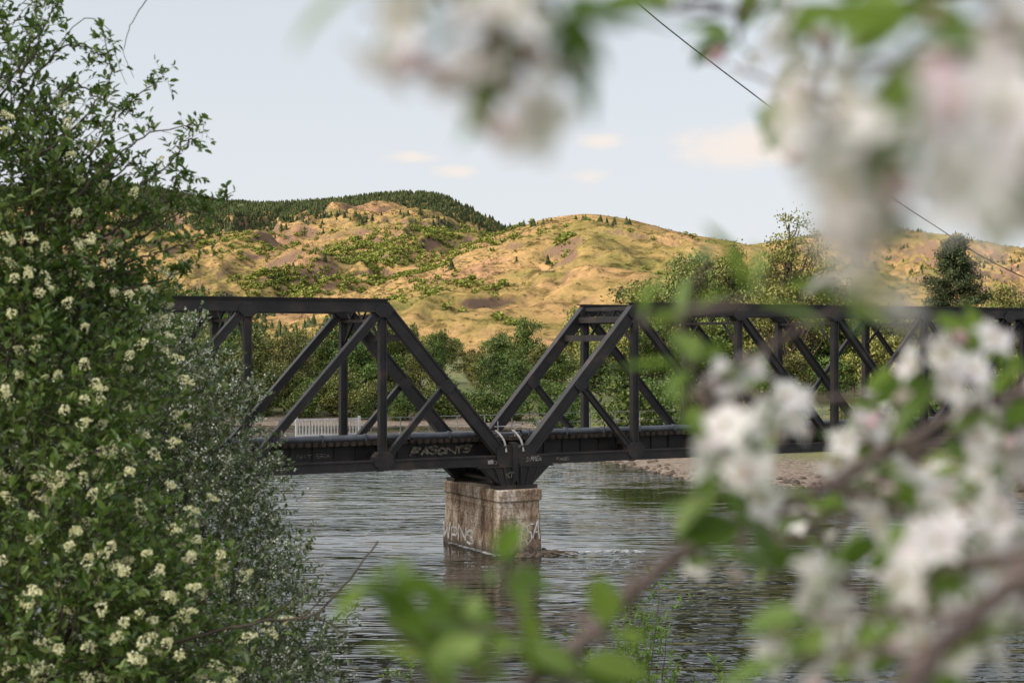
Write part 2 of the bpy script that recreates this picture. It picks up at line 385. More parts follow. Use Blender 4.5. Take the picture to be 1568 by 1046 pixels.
for side, sg in (('left_span', -1), ('right_span', 1)):
    for s, nm in ((0, 'near_truss'), (WB, 'far_truss')):
        A = Acc(); T = [sg*(.48+LP*k) for k in range(NP+1)]
        member(A, T[0], ZB, T[NP], ZB, s, .55, .52)
        member(A, T[1]-sg*.2, ZT, T[NP-1]+sg*.2, ZT, s, .66, .54, .1)
        A.add(*obox(B(T[1]-sg*.35, s, ZT+.35), B(T[NP-1]+sg*.35, s, ZT+.35), NN, Z, .7, .05))
        member(A, T[0], ZB, T[1], ZT, s, .66, .5, .1); member(A, T[NP], ZB, T[NP-1], ZT, s, .66, .5, .1)
        for k in range(1, NP):
            member(A, T[k], ZB+.2, T[k], ZT-.2, s, .40, .36)
            gusset(A, T[k], ZB+.25, s, 1.1, .9); gusset(A, T[k], ZT-.25, s, 1.0, .7, .58)
        gusset(A, T[0]+sg*.15, ZB+.2, s, 1.1, 1.2, .6)
        for k in range(1, NP//2): member(A, T[k], ZT-.1, T[k+1], ZB+.1, s, .42, .42)
        for k in range(NP//2, NP-1): member(A, T[k], ZB+.1, T[k+1], ZT-.1, s, .42, .42)
        for k in (3,): member(A, T[k], ZB+.1, T[k+1], ZT-.1, s, .26, .22)
        for k in (4,): member(A, T[k], ZT-.1, T[k+1], ZB+.1, s, .26, .22)
        member(A, (T[0]+T[1])/2, (ZB+ZT)/2, T[1], ZB+.1, s, .34, .32)
        member(A, (T[NP]+T[NP-1])/2, (ZB+ZT)/2, T[NP-1], ZB+.1, s, .34, .32)
        gusset(A, (T[0]+T[1])/2, (ZB+ZT)/2-.1, s, .8, .7, .55)
        A.obj(side+'_'+nm, [M_steel], parent=bridge)
    A = Acc()
    for k in range(0, NP+1):
        A.add(*obox(B(T[k], .2, ZB+.1), B(T[k], WB-.2, ZB+.1), U, Z, .34, .9))
        if 0 < k < NP:
            A.add(*obox(B(T[k], .1, ZT+.05), B(T[k], WB-.1, ZT+.05), U, Z, .32, .22))
            A.add(*obox(B(T[k], .1, ZT-.75), B(T[k], WB-.1, ZT-.75), U, Z, .2, .16))
            n = 6
            for j in range(n):
                a0 = .2+(WB-.4)*j/n; a1 = .2+(WB-.4)*(j+1)/n
                za, zb = (ZT-.7, ZT) if j % 2 else (ZT, ZT-.7)
                A.add(*obox(B(T[k], a0, za), B(T[k], a1, zb), U, Z, .09, .09))
            for ss in (0, 1):
                A.add(*obox(B(T[k], .2 if ss == 0 else WB-.2, ZT-2), B(T[k], 1.5 if ss == 0 else WB-1.5, ZT-.8), U, Z, .14, .14))
    for k in range(1, NP-1):
        A.add(*obox(B(T[k], .2, ZT+.02), B(T[k+1], WB-.2, ZT+.02), NN, Z, .16, .1))
        A.add(*obox(B(T[k], WB-.2, ZT+.06), B(T[k+1], .2, ZT+.06), NN, Z, .16, .1))
    for za in (.93, .8):
        A.add(*obox(B(T[0]+(T[1]-T[0])*za, .2, ZB+(ZT-ZB)*za), B(T[0]+(T[1]-T[0])*za, WB-.2, ZB+(ZT-ZB)*za), U, Z, .2, .35))
    for s in (1.5, WB-1.5):
        A.add(*obox(B(T[0], s, 5.62), B(T[NP], s, 5.62), NN, Z, .1, .78))
        A.add(*obox(B(T[0], s, 6.03), B(T[NP], s, 6.03), NN, Z, .36, .05))
        A.add(*obox(B(T[0], s, 5.22), B(T[NP], s, 5.22), NN, Z, .36, .05))
        for tt in np.arange(abs(T[0])+1, abs(T[NP]), 1.2):
            A.add(*obox(B(sg*tt, s-.08, 5.24), B(sg*tt, s-.08, 6.0), U, NN, .06, .1))
    A.obj(side+'_floor_beams', [M_steel], parent=bridge)
    A = Acc()
    for tt in np.arange(.3, abs(T[NP]), .42):
        A.add(*obox(B(sg*tt, .62+R.randn()*.03, 6.17), B(sg*tt, WB-.6, 6.17), U, Z, .22, .22))
    A.obj(side+'_ties', [M_tie], parent=bridge)
A = Acc(); LT = .48+LP*NP
for s in (WB/2-.72, WB/2+.72):
    A.add(*obox(B(-LT, s, 6.36), B(LT, s, 6.36), NN, Z, .07, .15))
A.obj('rails', [M_rail], parent=bridge)
A = Acc()
A.add(*tube([B(-LT, .85, 6.46), B(-.9, .85, 6.46)], .16, 12)); A.add(*tube([B(.9, .85, 6.46), B(LT, .85, 6.46)], .16, 12))
A.add(*tube([B(-LT, 1.25, 6.4), B(LT, 1.25, 6.4)], .09, 10))
for tt in np.arange(-57, 58, 2.43): A.add(*obox(B(tt, .85, 6.3), B(tt, .85, 6.66), U, NN, .07, .42))
A.obj('utility_pipe', [M_pipe], parent=bridge, smooth=False)
A = Acc()
for tt in (-.75, .3):
    A.add(*tube(smoothpath([B(tt, .7, 6.6), B(tt, .35, 6.5), B(tt+.1, -.1, 6.1), B(tt+.12, -.33, 5.5)], 4), .06, 8))
    A.add(*tube([B(tt, .45, 6.3), B(tt, .45, 7.15)], .035, 6))
A.add(*tube([B(-.95, .5, 6.85), B(.75, .5, 6.85)], .03, 8))
A.add(*obox(B(-1.75, -.33, 5.0), B(-1.45, -.33, 5.0), Z, NN, .2, .05))
A.obj('expansion_joint_pipes', [M_galv], parent=bridge)
A = Acc()
for tt in np.arange(-58, 58.5, 1.8): A.add(*tube([B(tt, WB+.75, 6.1), B(tt, WB+.75, 7.2)], .035, 5))
for z in (6.65, 7.18): A.add(*tube([B(-58, WB+.75, z), B(58, WB+.75, z)], .02, 5))
A.add(*obox(B(-58, WB+.6, 6.08), B(58, WB+.6, 6.08), NN, Z, .9, .06))
for tt in np.arange(-57.6, 58, 3.65): A.add(*obox(B(tt, WB-.2, 5.9), B(tt, WB+1, 6.0), U, Z, .12, .12))
A.obj('walkway_rail', [M_galv], parent=bridge)
A = Acc()
t0, t1 = -10.4, -6.7
for z in (6.35, 7.2): A.add(*obox(B(t0, WB+.3, z), B(t1, WB+.3, z), NN, Z, .06, .08))
for tt in np.linspace(t0, t1, 21): A.add(*obox(B(tt, WB+.3, 6.15), B(tt, WB+.3, 7.2), U, NN, .06, .03))
for tt in (t0, t1): A.add(*obox(B(tt, WB+.3, 6.1), B(tt, WB+.3, 7.35), U, NN, .12, .1))
A.obj('white_railing', [M_white], parent=bridge)
A = Acc()
for s in (0, WB):
    for sg in (-1, 1):
        V = []
        for ss in (s-.3, s+.3):
            for (t, z) in ((sg*.04, 3.7), (sg*1.0, 3.7), (sg*2.1, 4.72), (sg*.04, 4.72)): V.append(B(t, ss, z))
        A.add(V, q2t([[0, 1, 2, 3], [4, 7, 6, 5], [0, 4, 5, 1], [1, 5, 6, 2], [2, 6, 7, 3], [3, 7, 4, 0]]))
        for k in range(3): A.add(*obox(B(sg*(.25+.35*k), s-.36, 3.72), B(sg*(.25+.55*k), s-.36, 4.7), U, NN, .07, .1))
    A.add(*obox(B(-1.2, s, 3.6), B(1.2, s, 3.6), NN, Z, 1.0, .2))
    A.add(*obox(B(-.1, s-.1, 3.9), B(-.1, s-.1, 6.0), U, NN, .3, .62))
for z in (3.9, 4.6): A.add(*obox(B(0, .2, z), B(0, WB-.2, z), U, Z, 1.3, .16))
A.add(*obox(B(-2.3, 0, 4.72), B(2.3, 0, 4.72), NN, Z, .75, .08))
A.add(*obox(B(-2.3, WB, 4.72), B(2.3, WB, 4.72), NN, Z, .75, .08))
A.obj('bearing_pedestal', [M_steel], parent=bridge)

# graffiti
LET = {'F': [[(0, 0), (0, 6)], [(0, 6), (4, 6)], [(0, 3), (3, 3)]], 'A': [[(0, 0), (2, 6), (4, 0)], [(1, 2.4), (3, 2.4)]],
       'S': [[(4, 5.4), (2, 6), (0, 5), (.6, 3.4), (3.4, 2.6), (4, 1), (2, 0), (0, .6)]], 'O': [[(1, 0), (0, 2), (.3, 5), (2, 6), (4, 4.6), (3.8, 1), (1, 0)]],
       'N': [[(0, 0), (0, 6), (4, 0), (4, 6)]], 'T': [[(2, 0), (2, 6)], [(0, 6), (4.4, 6)]], 'W': [[(0, 6), (1, 0), (2, 4), (3, 0), (4, 6)]],
       'P': [[(0, 0), (0, 6), (3, 6), (4, 4.6), (3, 3), (0, 3)]], 'K': [[(0, 0), (0, 6)], [(4, 6), (0, 3), (4, 0)]], 'E': [[(4, 6), (0, 6), (0, 0), (4, 0)], [(0, 3), (3, 3)]],
       'B': [[(0, 0), (0, 6), (3, 5.6), (3.4, 4), (0, 3), (4, 2), (3, 0), (0, 0)]], 'R': [[(0, 0), (0, 6), (3.4, 5.6), (3.4, 3.4), (0, 3), (4, 0)]]}
def tag(acc, text, fn, w, h, lw, m=0, slant=.15, jit=.3):
    x = 0
    for ch in text:
        if ch == ' ': x += w; continue
        sc = R.uniform(.8, 1.2); yo = R.uniform(-.12, .12)*h
        for st in LET[ch]:
            st = [(a+R.randn()*jit, b+R.randn()*jit) for a, b in st]
            for (a, b), (c, d) in zip(st[:-1], st[1:]):
                x0, y0 = x+a/4*w+b/6*h*slant, yo+b/6*h*sc; x1, y1 = x+c/4*w+d/6*h*slant, yo+d/6*h*sc
                dx, dy = x1-x0, y1-y0; l = math.hypot(dx, dy)+1e-6; q = lw*R.uniform(.6, 1.3); ox, oy = -dy/l*q/2, dx/l*q/2
                ex, ey = dx/l*lw*.3, dy/l*lw*.3
                V = [fn(x0+ox-ex, y0+oy-ey), fn(x1+ox+ex, y1+oy+ey), fn(x1-ox+ex, y1-oy+ey), fn(x0-ox-ex, y0-oy-ey)]
                acc.add(V, [[0, 1, 2], [0, 2, 3]], m)
        x += w*R.uniform(1.0, 1.2)
A = Acc()
tag(A, 'FASONTS', lambda x, y: B(-5.5+x, 1.36, 5.42+y), .48, .36, .12, 1)
tag(A, 'BOSS', lambda x, y: B(-1.6+x, -.285, 4.9+y), .2, .22, .03, 1)
tag(A, 'SARBER', lambda x, y: B(.55+x, -.335, 4.98+y), .15, .22, .04, 0)
tag(A, 'KT', lambda x, y: B(-.7+x, -.42, 4.1+y), .2, .3, .03, 1)
tag(A, 'RASE', lambda x, y: B(2.5+x, -.285, 4.96+y), .2, .16, .02, 1)
tag(A, 'NAT ERA', lambda x, y: B(-12+x, 1.37, 5.45+y), .25, .18, .02, 1)
A.obj('girder_graffiti', [M_graf, M_grafy], parent=bridge)

# ---------------------------------------------------------------- pier
pier = empty('concrete_bridge_pier')
def ring(t0, t1, s0, s1, z, ch=.06):
    return [B(t0+ch, s0, z), B(t1-ch, s0, z), B(t1, s0+ch, z), B(t1, s1-ch, z), B(t1-ch, s1, z), B(t0+ch, s1, z), B(t0, s1-ch, z), B(t0, s0+ch, z)]
def loft(acc, rings, cap=True):
    V = np.concatenate(rings); n = len(rings[0]); Qs = []
    for i in range(len(rings)-1):
        for j in range(n): k = (j+1) % n; Qs.append([i*n+j, i*n+k, (i+1)*n+k, (i+1)*n+j])
    acc.add(V, q2t(Qs))
    if cap:
        b = (len(rings)-1)*n
        acc.add(V, [[b, b+i, b+i+1] for i in range(1, n-1)])
A = Acc(); rr = []
for z in np.linspace(-2, 2.85, 18):
    k = (2.85-z)*.045; j = R.randn(4)*.015
    rr.append(ring(-1.27-k+j[0], 1.27+k+j[1], -.65-k+j[2], WB+.55+k, z, .14))
loft(A, rr)
loft(A, [ring(-1.33, 1.33, -.74, WB+.62, 2.85, .1), ring(-1.36, 1.36, -.76, WB+.64, 2.9, .08), ring(-1.36, 1.36, -.76, WB+.64, 3.43, .08), ring(-1.3, 1.3, -.7, WB+.6, 3.49, .1)])
A.obj('pier_shaft', [M_conc], parent=pier)
A = Acc()
def lf(x, y):
    z = .3+y; k = (2.85-z)*.045; return B(-1.27-k-.045, 5.9-x, z)
tag(A, 'WPNS', lf, .85, .75, .12, 0, 0)
def rf(x, y):
    z = .7+y; k = (2.85-z)*.045; return B(.25+x, -.65-k-.045, z)
tag(A, 'SA', rf, .4, .85, .07, 0, .2)
A.obj('pier_graffiti', [M_grafw], parent=pier)
def rockblob(acc, c, r, m=0):
    n = 8; th = np.linspace(0, np.pi, 6); V = []
    sc = r*(.7+R.rand(3)*.6); sc[2] *= .6
    for t in th:
        for j in range(n):
            a = 2*np.pi*j/n; p = np.array([math.sin(t)*math.cos(a), math.sin(t)*math.sin(a), math.cos(t)])
            V.append(c+p*sc*(1+R.randn()*.1))
    Qs = []
    for i in range(5):
        for j in range(n): k = (j+1) % n; Qs.append([i*n+j, i*n+k, (i+1)*n+k, (i+1)*n+j])
    acc.add(V, q2t(Qs), m)
A = Acc()
for i in range(40):
    t = R.uniform(-.6, 2.2); s = -1.1-R.rand()*.9 if t < 1.6 else R.uniform(-1.6, .6)
    rockblob(A, B(t, s, R.uniform(-.12, .03)), R.uniform(.12, .3))
for i in range(7):
    p = B(R.uniform(.0, 1.6), -1.5+R.randn()*.3, .08); A.add(*tube(smoothpath([p, p+U*.5+Z*.05, p+U*R.uniform(.9, 1.5)+NN*R.randn()*.4], 3, .03), .035, 5))
A.obj('pier_base_rocks', [M_rock])
# foam where the current breaks round the pier
M_foam = surf('water_foam', [(.4, (.5, .52, .54)), (.6, (.75, .76, .77))], 6, .6, 0)
A = Acc(); P = []
for i in range(420):
    a = R.rand()**1.4; side = R.rand() < .6
    t = (1.5+a*4.6+R.randn()*.15) if side else (-1.5-R.rand()*.3)
    s = (-1.2-a*1.8+R.randn()*.35) if side else R.uniform(-1, 5)
    P.append(B(t, s, .02+R.rand()*.03))
P = np.array(P); n = len(P)
A.add(*leaf4(P, unit(np.tile(U*1.0-NN*.2, (n, 1))+R.randn(n, 3)*[.3, .3, .02]), unit(np.tile(Z, (n, 1))+R.randn(n, 3)*.15), R.uniform(.1, .5, n), R.uniform(.03, .1, n)), 0)
A.obj('river_foam', [M_foam])
for sg in (-1, 1):
    A = Acc()
    A.add(*obox(B(sg*59.2, -1.5, 1.2), B(sg*59.2, WB+1.5, 1.2), U, Z, 2.2, 6.6))
    A.add(*obox(B(sg*60.3, -1.6, 3.9), B(sg*60.3, WB+1.6, 3.9), U, Z, .8, 4.3))
    for s in (-1.2, WB+1.2): A.add(*obox(B(sg*60, s, 3), B(sg*66, s, 3), NN, Z, .5, 5.6))
    A.obj('concrete_abutment', [M_conc])
A = Acc()
for i in range(420):
    x = R.uniform(5, 60); y = float(shore_far(np.array([x]))[0])+abs(R.randn())*5-1.0
    z = float(ground_z(np.array([x]), np.array([y]))[0]); rockblob(A, np.array([x, y, z]), R.uniform(.1, .35)*(1+1.2*(R.rand() < .06)))
A.obj('gravel_bar_rocks', [M_rock])

# ---------------------------------------------------------------- trees
M_lf = [leafmat('spring_foliage', [(.028, .056, .013), (.055, .1, .02), (.095, .15, .03), (.15, .2, .05)], 0, .6, objvar=.4),
        leafmat('spring_foliage_yellow', [(.065, .08, .018), (.115, .135, .03), (.18, .2, .055), (.24, .245, .09)], 0, .6, objvar=.25),
        leafmat('pine_needles', [(.018, .03, .012), (.035, .052, .02), (.06, .075, .03)], 0, .6)]
def tree_mesh(name, h, w, nclump, nleaf, ls, mat, lo=.12, up=.35, sig=.075):
    A = Acc()
    lean = R.randn(2)*.03*h
    tp = smoothpath([[0, 0, -.5], [lean[0]*.3, lean[1]*.3, h*.3], [lean[0]*.8, lean[1]*.6, h*.6], [lean[0], lean[1], h*.93]], 4, .01*h)
    A.add(*tube(tp, np.linspace(.022*h, .003*h, len(tp)), 6), 0)
    lob = rdir(7); la = R.uniform(-.25, .3, 7)
    C = []
    for i in range(nclump):
        d = rdir(1)[0]; rr = R.rand()**.4
        k = 1+float(np.sum(la*np.clip(lob@d, 0, 1)**3))
        zc = .5*(lo+1)*h; rz = .5*(1-lo)*h*.95
        c = np.array([d[0]*w/2*rr*k, d[1]*w/2*rr*k, zc+d[2]*rz*rr*min(k, 1.12)])
        c[:2] *= 1-.35*max(0, (c[2]-zc)/rz)
        c[:2] += lean*c[2]/h; C.append(c)
        zb = max(.08*h, c[2]-math.hypot(c[0], c[1])*(.6+up)); zb = min(zb, .9*h)
        j = int(np.argmin(abs(tp[:, 2]-zb))); p0 = tp[j]
        bp = smoothpath([p0, (p0+c)/2+np.array([0, 0, -.04*h]), c], 2, .005*h)
        A.add(*tube(bp, np.linspace(.007*h, .0015*h, len(bp)), 4), 0)
    C = np.array(C); idx = R.randint(0, nclump, nleaf)
    sg = (sig*h*(.6+.8*R.rand(nclump)))[idx][:, None]
    P = C[idx]+R.randn(nleaf, 3)*sg*np.array([1, 1, .7])
    D = unit(rdir(nleaf)+np.array([0, 0, up])); Nn = unit(rdir(nleaf)+np.array([0, 0, .8]))
    L = ls*(.6+.8*R.rand(nleaf))
    A.add(*leaf4(P, D, Nn, L, L*.75), 1)
    return A.mesh(name, [M_bark, mat])
def place(name, me, loc, sc=(1, 1, 1), rz=0, parent=None):
    o = bpy.data.objects.new(name, me); o.location = loc; o.scale = sc; o.rotation_euler = (0, 0, rz); link(o)
    if parent: o.parent = parent
    return o
tm = [tree_mesh('bank_tree_%d' % i, 12, R.uniform(6.5, 9.5), 46, 6500, .33, M_lf[0 if i % 3 else 1], sig=.05) for i in range(7)]
bm = [tree_mesh('bank_bush_%d' % i, 5, 6, 30, 3200, .26, M_lf[i % 2], lo=.0, sig=.09) for i in range(3)]
treeline = empty('riverside_trees')
tpx = [200, 380, 450, 560, 650, 700, 760, 850, 900, 940, 990, 1040, 1090, 1130, 1200, 1250, 1300, 1350, 1420, 1568, 1700]
tpy = [425, 450, 480, 490, 505, 522, 500, 495, 480, 435, 420, 410, 410, 420, 425, 425, 440, 455, 462, 452, 450]
def gz(x, y): return float(ground_z(np.array([x]), np.array([y]))[0])
for row, (d0, fr, st) in enumerate(((222, .62, 4.6), (236, .85, 5.4), (255, 1.0, 6.0), (285, 1.0, 8.0))):
    for x in np.arange(-95, 100, st):
        xx = x+R.randn()*1.8; yy = d0+R.randn()*4
        if xx > 8 and row < 2: yy -= 20*(2-row)*.6
        px = 784+xx/yy*F
        top = CAMZ+(523-np.interp(px, tpx, tpy))/F*yy
        if abs(px-715) < 35 and row < 2: continue
        h = (top-gz(xx, yy))*fr*R.uniform(.6, 1.2)
        k = h/12; kw = k*R.uniform(.7, 1.1) if k > .8 else R.uniform(.65, .9)
        place('tree', tm[R.randint(7)], (xx, yy, gz(xx, yy)-.3), (kw, kw, k), R.rand()*6.28, treeline)
for x in np.arange(-90, 100, 3.2):
    xx = x+R.randn(); yy = float(shore_far(np.array([xx]))[0])+(8+R.rand()*8 if xx < 6 else 26+R.rand()*30)
    k = R.uniform(.6, 1.35); place('bush', bm[R.randint(3)], (xx, yy, gz(xx, yy)-.2), (k*1.1, k*1.1, k), R.rand()*6.28, treeline)
vf = empty('valley_floor_trees')
for i in range(130):
    yy = R.uniform(330, 900); xx = R.uniform(-.42, .45)*yy
    k = R.uniform(.5, 1.0); place('tree', tm[R.randint(7)], (xx, yy, gz(xx, yy)-.3), (k*1.3, k*1.3, k), R.rand()*6.28, vf)
def cotton(px, py, d, w):
    x = (px-784)/F*d; z = gz(x, d); h = CAMZ+(523-py)/F*d-z
    me = tree_mesh('cottonwood_tree', h, w, 150, 14000, .34, M_lf[1], lo=.15, up=.9, sig=.03)
    place('cottonwood_tree', me, (x, d, z-.2))
cotton(1203, 322, 215, 13); cotton(1045, 384, 225, 10); cotton(1130, 368, 232, 10); cotton(985, 425, 222, 8); cotton(1270, 400, 225, 8)
def pine(px, py, d, w):
    x = (px-784)/F*d; z = gz(x, d); h = CAMZ+(523-py)/F*d-z; A = Acc()
    A.add(*tube([[0, 0, -.5], [.1, 0, h*.5], [0, 0, h]], [.3, .2, .04], 7), 0)
    P = []
    for i in range(110):
        f = .3+.7*(i/110.); zz = h*f; L = w/2*(1-((f-.45)/.56)**2*.85 if f > .45 else .75)*R.uniform(.55, 1.1)
        L = max(L, .4); a = R.rand()*6.28; d0 = np.array([math.cos(a), math.sin(a), .15]); e = np.array([0, 0, zz])+d0*L
        A.add(*tube([[0, 0, zz], e], [.05, .015], 4), 0)
        for c in np.linspace(.35, 1, 4):
            n = 70; P.append(np.array([0, 0, zz])+d0*L*c+R.randn(n, 3)*np.array([.36, .36, .22])*(w/7))
    P = np.concatenate(P); n = len(P)
    A.add(*leaf4(P, unit(rdir(n)+[0, 0, .5]), rdir(n), .4, .15), 1)
    place('pine_tree', A.mesh('pine_tree', [M_bark, M_lf[2]]), (x, d, z))
pine(1463, 368, 190, 8.5)

# hillside vegetation
M_con = leafmat('hillside_conifer', [(.02, .03, .014), (.038, .05, .02), (.06, .072, .03)], 0, .9, spec=.1)
M_dec = leafmat('hillside_broadleaf', [(.09, .115, .025), (.14, .17, .035), (.19, .215, .055)], 0, .9, spec=.1)
x = np.concatenate([R.uniform(-1100, 1500, 80000), R.uniform(-900, 20, 16000)]); y = np.concatenate([R.uniform(950, 3900, 80000), R.uniform(2150, 2800, 16000)]); cand = len(x)
pz = hill_z(x, y); px = 784+x/y*F; py = 523-(pz-CAMZ)/y*F
nz = fbm(x/170, y/170, 4)
dens = np.zeros(cand)
top_a = (y > 2050) & (y < 2950)
dens = np.where(top_a & (px < 800), np.clip(.45+nz*1.4+(560-px)/420.+(y-2420)/600, 0, 1), dens)
dens = np.where((y < 2050) & (px < 520), np.clip(nz*1.3-.15, 0, .5), dens)
dens = np.where((px > 1220) & (y > 2300), np.clip(.05+nz*.9, 0, .5), dens)
dens = np.maximum(dens, np.clip(nz*1.2-.42, 0, .3))
keep = (R.rand(cand) < dens) & (pz > 12)
cx, cy, cz = x[keep], y[keep], pz[keep]
def scatter(name, TV, TT, x, y, z, h, w, mat):
    n = len(x); Vv = TV[None]*np.stack([w, w, h], 1)[:, None, :]
    a = R.rand(n)*6.28; c, s = np.cos(a)[:, None], np.sin(a)[:, None]
    X = Vv[..., 0]*c-Vv[..., 1]*s; Y = Vv[..., 0]*s+Vv[..., 1]*c
    Vv = np.stack([X+x[:, None], Y+y[:, None], Vv[..., 2]+z[:, None]], -1)
    T = TT[None]+(np.arange(n)*len(TV))[:, None, None]
    link(bpy.data.objects.new(name, tri_mesh(name, Vv.reshape(-1, 3), T.reshape(-1, 3), [mat])))
tv = []; tt = []
for (z0, z1, r) in ((.08, .55, .5), (.3, .8, .38), (.55, 1, .25)):
    b = len(tv); tv += [[math.cos(k*2*math.pi/6)*r*(1+.3*(k % 2)), math.sin(k*2*math.pi/6)*r*(1+.3*(k % 2)), z0] for k in range(6)]+[[0, 0, z1]]
    tt += [[b+k, b+(k+1) % 6, b+6] for k in range(6)]
h = R.uniform(5, 11, len(cx)); scatter('hillside_conifers', np.array(tv), np.array(tt), cx, cy, cz-.5, h, h*R.uniform(.45, .7, len(cx)), M_con)
dd = rdir(30)*(R.rand(30, 1)**.3)*np.array([.5, .5, .45])+[0, 0, .5]
lv, lt = leaf4(dd, rdir(30), rdir(30), .45, .4)
x2 = np.concatenate([x, R.uniform(-480, 60, 22000)]); y2 = np.concatenate([y, R.uniform(1250, 2250, 22000)])
pz2 = hill_z(x2, y2); px2 = 784+x2/y2*F; py2 = 523-(pz2-CAMZ)/y2*F; nz2 = fbm(x2/110+5, y2/110, 5, .6)
d2 = np.exp(-((px2-500)/110)**2-((py2-405)/30)**2)+.8*np.exp(-((px2-430)/60)**2-((py2-440)/22)**2)+.7*np.exp(-((px2-690)/60)**2-((py2-360)/12)**2)+.5*np.exp(-((px2-600)/50)**2-((py2-395)/22)**2)
rr_ = R.rand(len(x2))
keep = (rr_ < np.clip(d2*(.6+nz2*2.2), 0, 1)) | ((rr_ < np.clip(nz2*1.3-.3, 0, .22)) & (y2 < 2000))
keep &= (pz2 > 9)
dx, dy, dz = x2[keep], y2[keep], pz2[keep]
h = R.uniform(2.5, 6.5, len(dx)); scatter('hillside_broadleaf_trees', lv, lt, dx, dy, dz-.5, h, h*R.uniform(.9, 1.4, len(dx)), M_dec)
k3 = (R.rand(len(x2)) < .35) & (pz2 > 8); n3 = int(k3.sum())
M_sage = leafmat('sagebrush', [(.07, .065, .025), (.13, .11, .045)], 0, .9, spec=.1)
h = R.uniform(.8, 2.2, n3); scatter('hillside_scrub', lv[:40], lt[(lt < 40).all(1)], x2[k3], y2[k3], pz2[k3]-.2, h, h*R.uniform(1.2, 2., n3), M_sage)

# ---------------------------------------------------------------- left bushes
M_choke = leafmat('chokecherry_leaf', [(.045, .09, .015), (.08, .145, .025), (.125, .2, .04), (.2, .265, .07)], .3, .35, spec=.6)
M_race = leafmat('chokecherry_flower', [(.6, .6, .3), (.74, .72, .44), (.82, .8, .62)], .25, .7)
M_shr = leafmat('shrub_leaf', [(.055, .09, .028), (.095, .14, .045), (.15, .195, .08), (.26, .29, .18)], .25, .35, spec=.6)
M_wf = leafmat('small_white_flower', [(.65, .67, .58), (.8, .81, .76)], .2, .7)
def shoots(A, P0, D0, Ls, nl, leaf, lw, six, ml, lift=.2, rad=.004, droop=.15):
    n = len(P0)
    side = unit(np.cross(D0, rdir(n)))
    if rad:
        for k in range(n):
            pts = [P0[k]+D0[k]*Ls[k]*f+side[k]*Ls[k]*.08*math.sin(f*3)+np.array([0, 0, -droop*Ls[k]*f*f]) for f in (0, .33, .66, 1)]
            A.add(*tube(pts, np.linspace(rad, rad*.35, 4), 3), 0)
    f = R.rand(n, nl)**.8; f[:, 0] = 1.
    P = P0[:, None]+D0[:, None]*(Ls[:, None]*f)[..., None]+side[:, None]*(Ls[:, None]*.08*np.sin(f*3))[..., None]
    P[..., 2] -= droop*Ls[:, None]*f*f
    P = P.reshape(-1, 3); Dd = np.repeat(D0, nl, 0)
    out = unit(rdir(len(P))+np.array([0, 0, .1])); D = unit(Dd*.7+out+np.array([0, 0, lift]))
    Nn = unit(np.array([0, 0, 1.])+rdir(len(P))*.75)
    L = leaf*(.6+.7*R.rand(len(P)))
    if six: A.add(*leaf6(P, D, Nn, L, L*lw), ml)
    else: A.add(*leaf4(P, D, Nn, L, L*lw), ml)
    return P
def raceme(A, p, d, L=.1, r=.02, n=60, m=2, s=.017):
    a = unit(np.cross(d, [.3, .2, 1.])); b = np.cross(d, a)
    f = R.rand(n); an = R.rand(n)*6.28; rr = r*(1.15-.7*f)
    P = p+d*(f*L)[:, None]+(np.cos(an)*rr)[:, None]*a+(np.sin(an)*rr)[:, None]*b
    P[:, 2] -= f*f*L*.35
    out = unit(P-(p+d*(f*L)[:, None])+rdir(n)*.01)
    A.add(*leaf4(P, unit(out+rdir(n)*.6), rdir(n), s, s*.9), m)
def blob_shoots(blobs, total):
    w = np.array([b[3]**2 for b in blobs]); w = w/w.sum(); P = []; D = []
    for (bx, by, bd, r), ww in zip(blobs, w):
        n = int(total*ww); c = S(bx, by, bd); d = rdir(n)
        rr = r*(.45+.5*R.rand(n)**.7)*(1+.22*np.sin(d[:, 0]*7+bx)*np.cos(d[:, 2]*6+by))
        P.append(c+d*rr[:, None]); D.append(unit(d+np.array([0, 0, .45])+rdir(n)*.55))
    return np.concatenate(P), np.concatenate(D)
A = Acc()
bl = [(-60, 60, 10.8, .4), (-50, 180, 10.6, .5), (50, 290, 10.8, .45), (135, 360, 11, .42), (50, 430, 10.6, .7), (100, 530, 10.8, .6), (0, 620, 10, .85), (90, 720, 10, .62), (30, 840, 9.4, .85), (110, 960, 9, .7), (230, 1000, 9, .5), (-60, 330, 10.5, .8), (60, 1080, 8.6, .8)]
P0, D0 = blob_shoots(bl, 3000)
shoots(A, P0, D0, .25+.35*R.rand(len(P0)), 13, .066, .5, True, 1)
near = np.where(D0[:, 1]+R.randn(len(D0))*.35 < .1)[0]
hw = P0[near][:, 2]; wgt = np.clip(13.8-hw, .3, None); wgt /= wgt.sum()
for k in R.choice(near, 480, replace=False, p=wgt):
    p = P0[k]+D0[k]*.48; d = unit(D0[k]*.6+rdir(1)[0]*.4+np.array([.1, -.5, .3]))
    raceme(A, p, d, R.uniform(.10, .18))
base = np.array([-3.9, 10.6, gz(-3.9, 10.6)-.2])
for b in bl:
    c = S(*b[:3]); p = smoothpath([base+R.randn(3)*.12, (base*.5+c*.5)+R.randn(3)*.15+np.array([-.2, .1, 0]), c, c+np.array([.15, 0, b[3]*.8])], 4, .01)
    A.add(*tube(p, np.linspace(.035, .006, len(p)), 6), 0)
